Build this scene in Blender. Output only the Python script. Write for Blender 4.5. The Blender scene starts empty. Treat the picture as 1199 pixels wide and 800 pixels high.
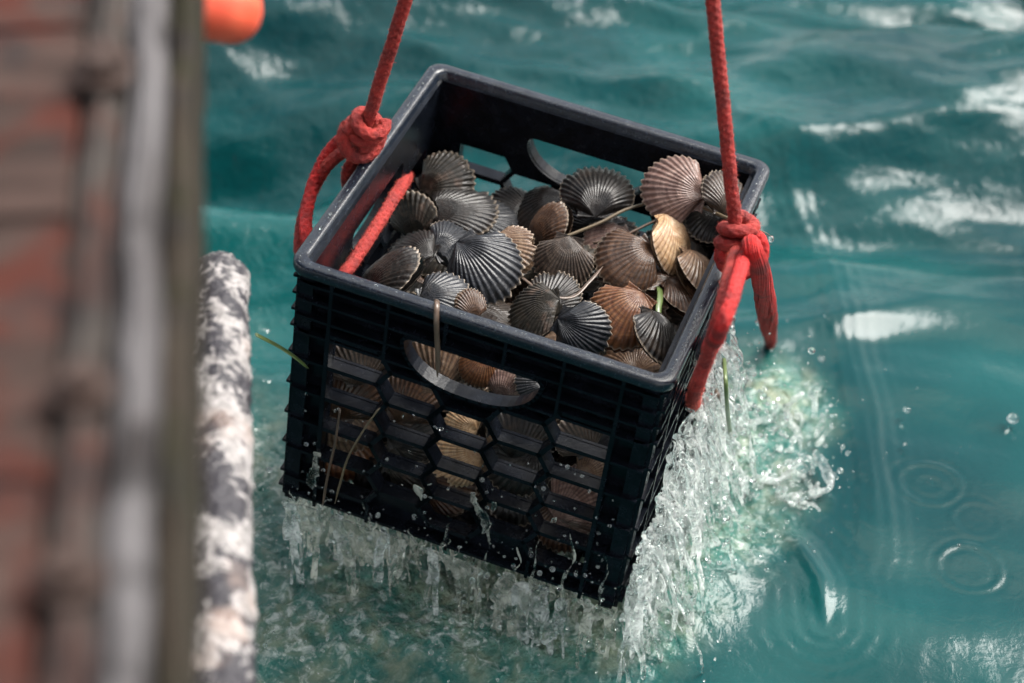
import bpy, bmesh, math, random
import numpy as np
from mathutils import Vector, Matrix, Euler
from mathutils.geometry import tessellate_polygon

# ------------------------------------------------------------------ camera, sky, sun, exposure
sc = bpy.context.scene
COL = sc.collection
FPX, PW, PH = 2511.94, 1199.0, 800.0                      # focal length in pixels of the 1199 px wide photograph
c_loc = np.array([0.33352, -1.42998, 1.41639])            # camera in the crate's own frame
c_fwd = np.array([-0.174778, 0.730354, -0.660330])
c_rgt = np.array([0.936025, 0.331313, 0.118698])
c_up = np.array([-0.305467, 0.597339, 0.741536])
ax = np.array([c_fwd[0], c_fwd[1], 0.0]); ax /= np.linalg.norm(ax)
TILT, ZB = math.radians(6.0), 0.078                       # the crate hangs a little askew, just clear of the sea
CM = Matrix.Translation((0, 0, ZB)) @ Matrix.Rotation(TILT, 4, Vector(ax))
CMn = np.array(CM); CR = CMn[:3, :3]; CT = CMn[:3, 3]
def w(p): return np.asarray(p, float) @ CR.T + CT         # crate frame -> world
camP, camF, camR, camU = w(c_loc), CR @ c_fwd, CR @ c_rgt, CR @ c_up
cam = bpy.data.cameras.new('camera'); cam_o = bpy.data.objects.new('camera', cam); COL.objects.link(cam_o)
cam_o.matrix_world = Matrix(((camR[0], camU[0], -camF[0], camP[0]), (camR[1], camU[1], -camF[1], camP[1]),
                             (camR[2], camU[2], -camF[2], camP[2]), (0, 0, 0, 1)))
cam.sensor_width = 36.0; cam.lens = 36.0 * FPX / PW; cam.clip_start = 0.02; cam.clip_end = 2000
cam.dof.use_dof = True; cam.dof.focus_distance = 1.83
cam.dof.aperture_fstop = (cam.lens / 1000.0) / 0.0185     # entrance pupil of about 18 mm
sc.camera = cam_o

camFh = np.array([camF[0], camF[1]]); camFh /= np.linalg.norm(camFh)
camRh = np.array([camFh[1], -camFh[0]])
SUN_EL = math.radians(50)
sd = camRh * 0.87 + camFh * 0.49; sd /= np.linalg.norm(sd) # towards the sun: high on the right, veiled by haze
sun_dir = Vector((sd[0] * math.cos(SUN_EL), sd[1] * math.cos(SUN_EL), math.sin(SUN_EL)))
world = bpy.data.worlds.new('World'); sc.world = world; world.use_nodes = True
wn = world.node_tree.nodes; wl = world.node_tree.links
bg = wn['Background']; sky = wn.new('ShaderNodeTexSky'); sky.sky_type = 'NISHITA'; sky.sun_disc = False
sky.sun_elevation = SUN_EL; sky.sun_rotation = math.atan2(sd[0], sd[1])
sky.air_density = 1.0; sky.dust_density = 4.0; sky.ozone_density = 1.0
tc = wn.new('ShaderNodeTexCoord'); mp = wn.new('ShaderNodeMapping'); mp.inputs['Scale'].default_value = (1, 1, 2.2); wl.new(tc.outputs['Generated'], mp.inputs[0])
cn = wn.new('ShaderNodeTexNoise'); cn.inputs['Scale'].default_value = 2.6; cn.inputs['Detail'].default_value = 5; wl.new(mp.outputs[0], cn.inputs['Vector'])
cr = wn.new('ShaderNodeMapRange'); cr.interpolation_type = 'SMOOTHSTEP'; cr.inputs[1].default_value = 0.44; cr.inputs[2].default_value = 0.62; wl.new(cn.outputs[0], cr.inputs[0])
cm = wn.new('ShaderNodeMix'); cm.data_type = 'RGBA'; wl.new(cr.outputs[0], cm.inputs[0]); wl.new(sky.outputs[0], cm.inputs[6]); cm.inputs[7].default_value = (13.0, 12.8, 12.2, 1)   # broken bright cloud added all over the unseen sky, for streaky reflections
wl.new(cm.outputs[2], bg.inputs[0]); bg.inputs[1].default_value = 0.10
sun = bpy.data.lights.new('sun', 'SUN'); sun.energy = 4.5; sun.angle = math.radians(38.0); sun.color = (1.0, 0.97, 0.92)
sun_o = bpy.data.objects.new('sun', sun); COL.objects.link(sun_o)
sun_o.rotation_euler = (-sun_dir).to_track_quat('-Z', 'Y').to_euler(); sun_o.location = (3, -3, 4)
sc.view_settings.view_transform = 'Standard'; sc.view_settings.look = 'None'
sc.view_settings.gamma = 1.0; sc.view_settings.exposure = 0.92
sc.render.engine = 'CYCLES'
sc.cycles.use_denoising = True; sc.cycles.use_adaptive_sampling = True; sc.cycles.adaptive_threshold = 0.04
sc.cycles.max_bounces = 9; sc.cycles.transmission_bounces = 7; sc.cycles.diffuse_bounces = 3; sc.cycles.glossy_bounces = 3; sc.cycles.transparent_max_bounces = 12
sc.cycles.blur_glossy = 0.5

# ------------------------------------------------------------------ helpers
rng = np.random.default_rng(7); random.seed(7)
def ray(px, py):                                          # world ray through a point of the photograph
    d = camF + camR * ((px - PW / 2) / FPX) - camU * ((py - PH / 2) / FPX)
    return d
def at_z(px, py, z):                                      # where that ray meets a level at height z (world)
    d = ray(px, py); return camP + d * ((z - camP[2]) / d[2])
def at_d(px, py, s):                                      # or at a given depth from the camera
    return camP + ray(px, py) * s
def at_c(px, py, axis, val):                              # or a plane of the crate's own frame; returns crate coordinates
    d = CR.T @ ray(px, py); return c_loc + d * ((val - c_loc[axis]) / d[axis])

def perlin(p, seed=0):
    p = np.asarray(p, float); i = np.floor(p).astype(np.int64); f = p - i
    u = f * f * f * (f * (f * 6 - 15) + 10); out = 0
    for dx in (0, 1):
        for dy in (0, 1):
            for dz in (0, 1):
                h = ((i[..., 0] + dx) * 374761393 + (i[..., 1] + dy) * 668265263 + (i[..., 2] + dz) * 2147483647 + seed * 974634777) & 0x7fffffff
                h = ((h ^ (h >> 13)) * 1274126177) & 0x7fffffff; h = (h ^ (h >> 16)) & 0x7fffffff
                a = h * (2 * math.pi / 4096); b = ((h >> 7) & 1023) / 511.5 - 1; r = np.sqrt(np.maximum(0, 1 - b * b))
                g = np.cos(a) * r * (f[..., 0] - dx) + np.sin(a) * r * (f[..., 1] - dy) + b * (f[..., 2] - dz)
                wt = (u[..., 0] if dx else 1 - u[..., 0]) * (u[..., 1] if dy else 1 - u[..., 1]) * (u[..., 2] if dz else 1 - u[..., 2])
                out = out + wt * g
    return out
def p3(x, y, z=0.0):
    x, y = np.broadcast_arrays(np.asarray(x, float), np.asarray(y, float)); return np.stack([x, y, np.broadcast_to(z, x.shape)], -1)
def sstep(a, b, x): t = np.clip((x - a) / (b - a), 0, 1); return t * t * (3 - 2 * t)

def mesh_from(name, V, F, uv=None, smooth=True, attrs=None):
    me = bpy.data.meshes.new(name)
    V = np.asarray(V, np.float32)
    if isinstance(F, np.ndarray):
        n, k = F.shape
        me.vertices.add(len(V)); me.vertices.foreach_set('co', V.ravel())
        me.loops.add(n * k); me.loops.foreach_set('vertex_index', F.astype(np.int32).ravel())
        me.polygons.add(n); me.polygons.foreach_set('loop_start', np.arange(0, n * k, k, dtype=np.int32))
        me.update(calc_edges=True); me.validate()
    else:
        me.from_pydata(V.tolist(), [], F); me.update()
    if smooth: me.polygons.foreach_set('use_smooth', np.ones(len(me.polygons), bool))
    if uv is not None:
        l = me.uv_layers.new(name='UVMap'); li = np.empty(len(me.loops), np.int32); me.loops.foreach_get('vertex_index', li)
        l.data.foreach_set('uv', np.asarray(uv, np.float32)[li].ravel())
    for k, a in (attrs or {}).items():
        at = me.attributes.new(k, 'FLOAT', 'POINT'); at.data.foreach_set('value', np.asarray(a, np.float32))
    return me
def link(name, me, mat=None, parent=None):
    o = bpy.data.objects.new(name, me); COL.objects.link(o)
    if mat is not None and me is not None and not me.materials: me.materials.append(mat)
    if parent is not None: o.parent = parent
    return o
def tag(o, label=None, cat=None, group=None, kind=None):
    for k, v in (('label', label), ('category', cat), ('group', group), ('kind', kind)):
        if v: o[k] = v
    return o
def empty(name, mat4): o = bpy.data.objects.new(name, None); COL.objects.link(o); o.matrix_world = mat4; o.empty_display_size = 0.02; return o

class MB:                                                 # collects shapes that become one mesh
    def __init__(s): s.V = []; s.F = []
    def add(s, V, F):
        n = len(s.V); s.V += [tuple(map(float, v)) for v in V]; s.F += [tuple(int(i) + n for i in f) for f in F]
    def box(s, x0, x1, y0, y1, z0, z1):
        s.add([(x0,y0,z0),(x1,y0,z0),(x1,y1,z0),(x0,y1,z0),(x0,y0,z1),(x1,y0,z1),(x1,y1,z1),(x0,y1,z1)],
              [(0,3,2,1),(4,5,6,7),(0,1,5,4),(1,2,6,5),(2,3,7,6),(3,0,4,7)])
    def slab(s, loop, y0, y1):                            # closed outline in x-z pushed from y0 to y1
        n = len(loop)
        s.add([(x, y0, z) for x, z in loop] + [(x, y1, z) for x, z in loop],
              [(i, (i + 1) % n, n + (i + 1) % n, n + i) for i in range(n)])
    def bar(s, a, b, t, y0, y1):                          # thin web from a to b in x-z, thickness t
        a = np.array(a); b = np.array(b); d = b - a; d = d / np.linalg.norm(d); nn = np.array([-d[1], d[0]]) * t / 2; e = d * t * 0.45
        q = [a - e - nn, b + e - nn, b + e + nn, a - e + nn]
        s.add([(p[0], y0, p[1]) for p in q] + [(p[0], y1, p[1]) for p in q],
              [(0,1,2,3),(7,6,5,4),(0,4,5,1),(1,5,6,2),(2,6,7,3),(3,7,4,0)])
    def build(s, name, mat, parent=None, smooth=False, bevel=0):
        me = bpy.data.meshes.new(name); me.from_pydata(s.V, [], s.F); me.update()
        bm = bmesh.new(); bm.from_mesh(me); bmesh.ops.recalc_face_normals(bm, faces=bm.faces[:])
        if bevel: bmesh.ops.bevel(bm, geom=bm.edges[:], offset=bevel, segments=1, affect='EDGES', clamp_overlap=True)
        bm.to_mesh(me); bm.free()
        if smooth: me.polygons.foreach_set('use_smooth', np.ones(len(me.polygons), bool))
        return link(name, me, mat, parent)

def spline(P, step):                                      # Catmull-Rom, resampled evenly
    P = np.asarray(P, float); Q = np.vstack([2 * P[0] - P[1], P, 2 * P[-1] - P[-2]]); out = []
    for i in range(1, len(Q) - 2):
        t = np.linspace(0, 1, 40, endpoint=False)[:, None]; a, b, c, d = Q[i-1], Q[i], Q[i+1], Q[i+2]
        out.append(0.5 * (2*b + (c-a)*t + (2*a-5*b+4*c-d)*t**2 + (3*b-a-3*c+d)*t**3))
    out = np.vstack(out + [P[-1:]]); L = np.r_[0, np.cumsum(np.linalg.norm(np.diff(out, axis=0), axis=1))]
    n = max(3, int(L[-1] / step) + 1); s = np.linspace(0, L[-1], n)
    return np.stack([np.interp(s, L, out[:, k]) for k in range(3)], 1), s
def frames(C):
    T = np.gradient(C, axis=0); T /= np.linalg.norm(T, axis=1)[:, None] + 1e-12
    n = np.cross(T[0], [0.3, 0.2, 0.9]); n /= np.linalg.norm(n); N = []
    for t in T: n = n - t * (n @ t); n = n / np.linalg.norm(n); N.append(n)
    N = np.array(N); return T, N, np.cross(T, N)
def sweep(C, r, seg=12, disp=None, s=None, cap=True, flat=1.0):
    T, N, B = frames(C); n = len(C); th = np.linspace(0, 2*math.pi, seg, endpoint=False)
    r = np.broadcast_to(np.asarray(r, float), (n,))[:, None] * np.ones((1, seg))
    if disp is not None: r = r + disp(s[:, None], th[None, :])
    V = C[:, None] + N[:, None] * (np.cos(th)[None, :, None] * r[..., None]) + B[:, None] * (np.sin(th)[None, :, None] * r[..., None] * flat)
    i = np.arange(n - 1)[:, None] * seg; j = np.arange(seg)[None, :]; k = (j + 1) % seg
    F = np.stack([i + j, i + k, i + seg + k, i + seg + j], -1).reshape(-1, 4)
    V = V.reshape(-1, 3)
    if cap:
        V = np.vstack([V, C[0] - T[0] * r[0, 0] * .5, C[-1] + T[-1] * r[-1, 0] * .5]); m = n * seg; j = np.arange(seg); k = (j + 1) % seg
        F = np.vstack([F, np.stack([k, j, np.full(seg, m), np.full(seg, m)], -1), np.stack([m - seg + j, m - seg + k, np.full(seg, m + 1), np.full(seg, m + 1)], -1)])
    return V, F
def fix_quads(F): return [tuple(f[:3]) if f[2] == f[3] else tuple(f) for f in np.asarray(F).tolist()]

# ------------------------------------------------------------------ material helpers
class NT:
    def __init__(s, name):
        s.m = bpy.data.materials.new(name); s.m.use_nodes = True; s.t = s.m.node_tree; s.n = s.t.nodes; s.l = s.t.links
        s.b = s.n['Principled BSDF']; s.out = s.n['Material Output']
    def new(s, t, **kw):
        n = s.n.new(t)
        for k, v in kw.items(): setattr(n, k, v)
        return n
    def put(s, sock, v):
        if isinstance(v, bpy.types.NodeSocket): s.l.new(v, sock)
        elif isinstance(v, (tuple, list)) and len(v) == 3 and sock.type == 'RGBA': sock.default_value = (*v, 1)
        else: sock.default_value = v
    def set(s, **kw):
        for k, v in kw.items(): s.put(s.b.inputs[k.replace('_', ' ')], v)
    def math(s, op, a, b=0.0, c=None, clamp=False):
        n = s.new('ShaderNodeMath', operation=op, use_clamp=clamp); s.put(n.inputs[0], a); s.put(n.inputs[1], b)
        if c is not None: s.put(n.inputs[2], c)
        return n.outputs[0]
    def vec(s, op, a, b):
        n = s.new('ShaderNodeVectorMath', operation=op); s.put(n.inputs[0], a); s.put(n.inputs[1], b); return n.outputs[0]
    def noise(s, vec, scale, detail=4, rough=0.55, dist=0.0):
        n = s.new('ShaderNodeTexNoise'); n.inputs['Scale'].default_value = scale; n.inputs['Detail'].default_value = detail
        n.inputs['Roughness'].default_value = rough; n.inputs['Distortion'].default_value = dist
        if vec is not None: s.l.new(vec, n.inputs['Vector'])
        return n.outputs[0]
    def ramp(s, x, a, b):
        n = s.new('ShaderNodeMapRange', interpolation_type='SMOOTHSTEP'); s.put(n.inputs[0], x); n.inputs[1].default_value = a; n.inputs[2].default_value = b
        return n.outputs[0]
    def mix(s, f, a, b):
        n = s.new('ShaderNodeMix', data_type='RGBA'); s.put(n.inputs[0], f); s.put(n.inputs[6], a); s.put(n.inputs[7], b); return n.outputs[2]
    def bump(s, h, strength, dist):
        n = s.new('ShaderNodeBump'); s.put(n.inputs['Strength'], strength); n.inputs['Distance'].default_value = dist; s.put(n.inputs['Height'], h)
        s.l.new(n.outputs[0], s.b.inputs['Normal']); return n.outputs[0]
    def coord(s, k='Object'): return s.new('ShaderNodeTexCoord').outputs[k]
    def attr(s, k): return s.new('ShaderNodeAttribute', attribute_name=k).outputs['Fac']

# ------------------------------------------------------------------ the sea
def seg_dist(P, A):                                       # distance to a polyline in the plane, and the side
    best = np.full(P.shape[:-1], 9.0); side = np.zeros(P.shape[:-1]); along = np.zeros(P.shape[:-1]); acc = 0
    for a, b in zip(A[:-1], A[1:]):
        d = b - a; L = np.linalg.norm(d); t = np.clip(((P - a) @ d) / (L * L), 0, 1); q = P - a - t[..., None] * d
        r = np.linalg.norm(q, axis=-1); m = r < best; best = np.where(m, r, best)
        side = np.where(m, np.sign(d[0] * q[..., 1] - d[1] * q[..., 0]), side); along = np.where(m, acc + t * L, along); acc += L
    return best, side, along / acc
def axis_pts(lo, hi, step, far):
    mid = np.arange(lo, hi, step); g = step * 1.5; o = []; x = 0
    while x < far: x += g; o.append(x); g *= 1.22
    o = np.array(o); return np.r_[(lo - o)[::-1], mid, mid[-1] + o]
STEP = 0.0034
gx = axis_pts(-0.72, 0.80, STEP, 400); gy = axis_pts(-0.62, 1.22, STEP, 400)
X, Y = np.meshgrid(gx, gy); XY = np.stack([X, Y], -1)
cell = np.maximum(np.gradient(gx)[None, :], np.gradient(gy)[:, None])
A_ = X * camFh[0] + Y * camFh[1]; B_ = X * camRh[0] + Y * camRh[1]     # along / across the view
near = np.exp(-np.maximum(0, np.hypot(X, Y) - 2.5) / 8)
wx = 0.06 * perlin(p3(A_ * 2.3, B_ * 2.3, 3.1), 1) + 0.018 * perlin(p3(A_ * 8, B_ * 8, 1.1), 2)
wy = 0.06 * perlin(p3(A_ * 2.3, B_ * 2.3, 8.4), 3)
Hh = np.zeros_like(X)
wr = np.random.default_rng(21)
for i in range(26):
    lam = 0.085 * (9.0 ** (i / 25.0)); ang = wr.normal(0.10, 0.30); kx, ky = math.cos(ang), math.sin(ang)
    ph = 2 * math.pi * ((A_ + wx) * kx + (B_ + wy) * ky) / lam + wr.uniform(0, 6.28)
    wave = 1.29 - 2 * np.sqrt(np.sin(ph / 2) ** 2 + 0.02)
    Hh += 0.0165 * lam ** 1.15 * wave * np.exp(-(cell / lam * 2.2) ** 2)
Hh += 0.03 * perlin(p3(A_ * 3.0 + wx * 4, B_ * 1.6, 0.3), 5) * np.exp(-(cell * 2) ** 2)
cx0, cy0 = at_z(600, 720, 0)[:2]
calm = 0.14 + 0.86 * sstep(0.0, 0.65, A_ - 0.25 * B_)                   # choppier away from the camera
Hh *= calm * 1.85
chop = sstep(0.0, 0.5, A_ - 0.5 * B_)                                    # short steep chop beyond and left of the crate
cw_ = 0
for k, (f, a_) in enumerate([(11, .0085), (24, .0038), (50, .0016)]):
    n_ = perlin(p3((A_ + wx) * f, (B_ + wy) * f * .55, 1.3 * k), 50 + k); cw_ = cw_ + a_ * (.30 - 1.3 * np.sqrt(n_ * n_ + .004))
Hh += cw_ * (.03 + .97 * chop) * np.exp(-(cell / 0.012) ** 2)
fine = np.exp(-(cell / 0.012) ** 2)
# the wake: a curved crest running round the right of the crate, with capillary ripples ahead of it
WK = np.array([at_z(*p, 0)[:2] for p in [(900, 150), (935, 235), (975, 310), (992, 400), (1012, 490), (1022, 570), (1024, 650), (1000, 720)]])
wkd, wks, wka = seg_dist(XY, WK)
fade = sstep(0, .15, wka) * sstep(1, .8, wka)
Hh += fade * (0.0042 * np.exp(-((wkd + .03 * perlin(p3(X * 9, Y * 9, 6.), 19)) / 0.024) ** 2) + 0.0004 * np.cos(2 * math.pi * wkd / 0.0135 + 5 * perlin(p3(X * 7, Y * 7, .4), 17)) * np.exp(-(wkd / 0.035) ** 2))
WK2 = np.array([at_z(*p, 0)[:2] for p in [(880, 620), (930, 640), (960, 690), (965, 740)]])
d2, s2, a2 = seg_dist(XY, WK2); Hh += 0.0045 * np.exp(-(d2 / 0.012) ** 2) * sstep(0, .2, a2) * sstep(1, .8, a2) + 0.0004 * np.cos(2 * math.pi * d2 / 0.015 + 5 * perlin(p3(X * 9, Y * 9, .4), 18)) * np.exp(-(d2 / 0.05) ** 2)
for (px, py, r0, amp) in [(1088, 568, 0.030, 0.0011), (1088, 568, 0.013, 0.0009), (1143, 610, 0.024, 0.0005), (1134, 670, 0.030, 0.0009)]:
    c = at_z(px, py, 0); r = np.hypot(X - c[0], Y - c[1]) * (1 + .18 * perlin(p3(X * 16, Y * 16, 2.), 23)); Hh += amp * (.55 + .9 * perlin(p3(X * 22, Y * 22, 5.), 24)) * np.cos(2 * math.pi * (r - r0) / 0.013) * np.exp(-((r - r0) / 0.009) ** 2)
for (px, py) in [(690, 720)]:                                            # ripples spreading from where the water falls back
    c = at_z(px, py, 0); r = np.hypot(X - c[0], Y - c[1]); Hh += 0.00008 * np.cos(2 * math.pi * r / 0.026 + 9 * perlin(p3(X * 9, Y * 9), 9)) * np.exp(-((r - 0.3) / 0.13) ** 2) * fine
# churned, aerated water where the crate has just broken the surface
CH = np.array([at_z(*p, 0)[:2] for p in [(330, 735), (420, 740), (540, 745), (660, 750), (750, 720), (820, 635), (860, 540), (880, 470)]])
cd, cs, ca = seg_dist(XY, CH)
FOOT = np.hypot(np.maximum(np.abs(X) - 0.09, 0), np.maximum(np.abs(Y + .03) - 0.09, 0)) - .075
LF = np.array([at_z(*p, 0)[:2] for p in [(300, 800), (280, 620), (275, 480), (282, 380), (290, 300), (285, 200), (270, 110)]])
ld, _, la = seg_dist(XY, LF); lw = .7 * sstep(.55, .15, la + 1.2 * perlin(p3(X * 5, Y * 5, .9), 13) * .3)
warp = 0.035 * perlin(p3(X * 11, Y * 11, 2.2), 11) + 0.015 * perlin(p3(X * 31, Y * 31, 4.2), 12)
aer = np.maximum.reduce([sstep(0.105, 0.0, cd + warp), sstep(0.06, -0.05, FOOT + 1.6 * warp) * sstep(.22, .0, A_ + 2 * warp), 0.9 * lw * sstep(0.13, 0.0, ld + warp)])
turb = 0
for k, (f, a) in enumerate([(13, 0.016), (27, 0.011), (58, 0.0075), (125, 0.0036)]):
    n = perlin(p3((X + warp * 1.2) * f, (Y - warp * 1.2) * f, 0.7 * k), 30 + k); turb = turb + a * (n if k < 2 else 0.45 - 1.8 * np.abs(n))
MD = at_z(770, 700, 0); Hh += 0.012 * np.exp(-((X - MD[0]) ** 2 + (Y - MD[1]) ** 2) / .07 ** 2)
Hh += turb * aer * fine + 0.010 * aer * sstep(0.10, 0.0, cd) 
foam = aer * sstep(-0.1, 0.35, perlin(p3(X * 24 + warp * 60, Y * 24, 1.7), 41) + 0.5 * perlin(p3(X * 60, Y * 60, 1.7), 42))
foam = np.maximum.reduce([foam, 0.9 * sstep(0.06, 0.0, cd + warp), 0.9 * lw * sstep(0.07, 0.0, ld + warp)])
Vs = np.stack([X, Y, Hh * near], -1).reshape(-1, 3); nx = len(gx)
ii = (np.arange(len(gy) - 1)[:, None] * nx + np.arange(nx - 1)[None, :]).ravel()
sea_me = mesh_from('sea', Vs, np.stack([ii, ii + 1, ii + nx + 1, ii + nx], -1), attrs={'aeration': aer.ravel(), 'foam': foam.ravel(), 'chop': chop.ravel()})
t = NT('sea_water'); co = t.coord('Object')
a = t.attr('aeration'); fo = t.attr('foam')
patch = t.ramp(t.noise(co, 2.2, 3), 0.35, 0.7)
body = t.mix(patch, (0.0012, 0.028, 0.031), (0.003, 0.058, 0.058))
milky = t.mix(t.ramp(t.noise(co, 24, 4, .6, .5), .38, .75), (0.035, 0.14, 0.11), (0.24, 0.265, 0.175))
colr = t.mix(t.math('MULTIPLY', a, 0.95), body, milky)
lace = t.ramp(t.noise(co, 80, 5, .68, .7), 0.47, 0.70)
fm = t.math('MULTIPLY', fo, lace, clamp=True)
colr = t.mix(t.math('MULTIPLY', fm, 0.8), colr, (0.62, 0.67, 0.63))
rough = t.math('ADD', t.math('MULTIPLY', fm, 0.2), t.math('MULTIPLY_ADD', a, -0.09, 0.145))
t.set(Base_Color=colr, Roughness=rough, IOR=1.333)
hgt = t.math('ADD', t.noise(co, 58, 4, .62, .5), t.math('MULTIPLY', t.noise(co, 190, 3, .6), t.math('ADD', t.math('MULTIPLY', a, 0.55), 0.10)))
t.bump(hgt, t.math('ADD', t.math('MULTIPLY', a, 0.70), t.math('MULTIPLY_ADD', t.attr('chop'), 0.17, 0.055)), 0.012)
M_sea = t.m
sea = tag(link('sea', sea_me, M_sea), 'rippled teal sea churned pale and foamy round the crate', 'sea', kind='structure')

# ------------------------------------------------------------------ the dock at the left
DZ = 0.97
e0, e1 = at_z(217, 40, DZ), at_z(202, 800, DZ)                           # outer top edge of the dock
dk_t = (e0 - e1); dk_t /= np.linalg.norm(dk_t); dk_n = np.array([dk_t[1], -dk_t[0], 0.0])    # along the edge / out over the water
DM = Matrix(((dk_t[0], dk_n[0], 0, e1[0]), (dk_t[1], dk_n[1], 0, e1[1]), (0, 0, 1, DZ), (0, 0, 0, 1)))
def wood(name, c1, c2, paint, amt, grey=0.5, across=False):
    t = NT(name); co = t.coord('Object'); m = t.new('ShaderNodeMapping'); t.l.new(co, m.inputs[0])
    m.inputs['Scale'].default_value = (60, 5, 60) if across else (5, 60, 60)
    grain = t.noise(m.outputs[0], 1.0, 6, .65, .8); big = t.noise(co, 14, 4, .6); mid = t.noise(co, 34, 4, .65, 1.0)
    c = t.mix(t.ramp(grain, .3, .7), c1, c2)
    pm = t.math('MULTIPLY', t.ramp(big, .62 - amt, .72 - amt), t.ramp(mid, .3, .5))
    c = t.mix(t.math('MULTIPLY', pm, .85), c, paint)
    c = t.mix(t.math('MULTIPLY', t.ramp(t.noise(co, 15, 5, .7), .52, .66), .8), c, (0.018, 0.016, 0.016))
    t.set(Base_Color=c, Roughness=0.75, Specular_IOR_Level=.12); t.bump(t.math('ADD', grain, mid), 0.5, 0.004); return t.m
M_plank = wood('plank_wood', (0.018, 0.012, 0.010), (0.058, 0.036, 0.030), (0.056, 0.014, 0.009), .14, across=True)
M_beam = wood('beam_wood', (0.024, 0.020, 0.018), (0.070, 0.060, 0.054), (0.05, 0.021, 0.016), .10)
M_edge_highlight = wood('edge_highlight_wood', (0.055, 0.050, 0.050), (0.115, 0.109, 0.112), (0.04, 0.030, 0.027), .0)  # pale tones put the highlight of the rounded outer edge into the wood
M_side = wood('fascia_wood', (0.016, 0.012, 0.009), (0.042, 0.033, 0.024), (0.020, 0.019, 0.010), .12)
dock = tag(empty('dock', DM), 'weathered timber dock with worn red paint, blurred along the left side', 'dock')
def rough_box(name, x0, x1, y0, y1, z0, z1, mat, seed, amp=0.002, nx=60, ny=5, nz=3, r=0.006, parent=None):
    # a sawn timber: gridded box with rounded arrises and an uneven surface
    bm = bmesh.new(); bmesh.ops.create_cube(bm, size=1.0)
    L = (x1 - x0, y1 - y0, z1 - z0); long_ = max(range(3), key=lambda k: L[k])
    for v in bm.verts: v.co = ((x0 + x1) / 2 + v.co.x * L[0], (y0 + y1) / 2 + v.co.y * L[1], (z0 + z1) / 2 + v.co.z * L[2])
    bmesh.ops.bevel(bm, geom=bm.edges[:], offset=r, segments=3, affect='EDGES', clamp_overlap=True)
    n = max(2, int(L[long_] / 0.02))
    for k in range(1, n):
        p = [0, 0, 0]; p[long_] = (x0, y0, z0)[long_] + L[long_] * k / n; q = [0, 0, 0]; q[long_] = 1
        bmesh.ops.bisect_plane(bm, geom=bm.verts[:] + bm.edges[:] + bm.faces[:], plane_co=p, plane_no=q)
    P = np.array([v.co[:] for v in bm.verts]); nn = np.stack([perlin(P * 22 + s, seed) + .5 * perlin(P * 60 + s, seed) for s in (0, 7.7, 15.1)], -1) * amp
    for v, d in zip(bm.verts, nn): v.co += Vector(d)
    me = bpy.data.meshes.new(name); bm.to_mesh(me); bm.free()
    return link(name, me, mat, parent)
bw = 0.042                                                               # width of the timber along the edge
rough_box('edge_beam', -0.75, 1.5, -bw, -0.0255, -0.07, 0.006, M_beam, 1, .0035, parent=dock)
tag(rough_box('edge_highlight_strip', -0.75, 1.5, -0.024, -0.0085, -0.065, 0.004, M_edge_highlight, 2, .0032, r=.005, parent=dock), 'strip along the outer edge of the dock with its highlight painted pale')
rough_box('fascia_board', -0.75, 1.5, -0.008, 0.002, -0.085, -0.004, M_side, 3, .0035, parent=dock)
yy = -0.75; k = 0
while yy < 1.5:
    wd = random.uniform(0.05, 0.15)
    rough_box('deck_plank', yy, yy + wd - 0.001, -0.9, -bw - 0.002, -0.026, random.uniform(.000, .002), M_plank, 10 + k, .0018, r=.002, parent=dock)
    yy += wd; k += 1
for x in (-0.7, 0.35, 1.4): rough_box('support_post', x, x + 0.09, -0.75, -0.66, -1.3, -0.03, M_side, 60, parent=dock, amp=.003)
rough_box('joist', -0.75, 1.5, -0.76, -0.65, -0.125, -0.0275, M_side, 61, parent=dock)
for x in (-0.7, 1.4): rough_box('cross_joist', x, x + 0.06, -0.64, -0.026, -0.125, -0.072, M_side, 62, parent=dock)
def bolt(x, y):
    b = MB(); n = 14
    for r, z0, z1 in ((.012, .004, .009), (.0075, .0088, .016)):
        k = n if r > .01 else 6
        b.add([(x + r * math.cos(6.2832 * i / k), y + r * math.sin(6.2832 * i / k), z) for z in (z0, z1) for i in range(k)], [tuple(range(k))[::-1], tuple(range(k, 2 * k))] + [(i, (i + 1) % k, k + (i + 1) % k, k + i) for i in range(k)])
    return b.build('bolt', M_iron, dock, bevel=.0008)
t = NT('rusty_iron'); n = t.noise(t.coord('Object'), 120, 4); t.set(Base_Color=t.mix(n, (0.02, 0.015, 0.014), (0.06, 0.03, 0.02)), Roughness=.7, Metallic=.3); M_iron = t.m
for px, py in ((128, 88), (182, 101), (150, 470), (140, 690)):
    p_ = DM.inverted() @ Vector(at_z(px, py, DZ)); bolt(p_.x, min(-.033, max(p_.y, -bw - .03)))
# barnacled fender log slung below the dock edge
l0 = at_d(256, 300, 1.62); l1 = at_z(256, 800, l0[2]); ld_ = (l1 - l0) / np.linalg.norm(l1 - l0)
Cl, sl = spline([l0, l0 + ld_ * .1, l0 + ld_ * .35, l0 + ld_ * 1.1], 0.004)
rr = 0.022 * np.sqrt(np.clip(sl / 0.028, 0.05, 1)); Vl, Fl = sweep(Cl, rr, 48)
nl = perlin(Vl * 30, 5) * .004 + perlin(Vl * 85, 6) * .0025 + np.abs(perlin(Vl * 190, 7)) * .004
ctr = np.vstack([np.repeat(Cl, 48, 0), Cl[:1], Cl[-1:]]); dv = Vl - ctr; dv /= np.linalg.norm(dv, axis=1)[:, None] + 1e-9
Vl = Vl + dv * nl[:, None]
t = NT('barnacle_crust'); co = t.coord('Object'); n2 = t.noise(co, 150, 3, .6); n1 = t.math('ADD', t.math('MULTIPLY', t.noise(co, 24, 3, .5, .5), .6), t.math('MULTIPLY', t.noise(co, 95, 4, .6, 1.0), .4))
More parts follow.
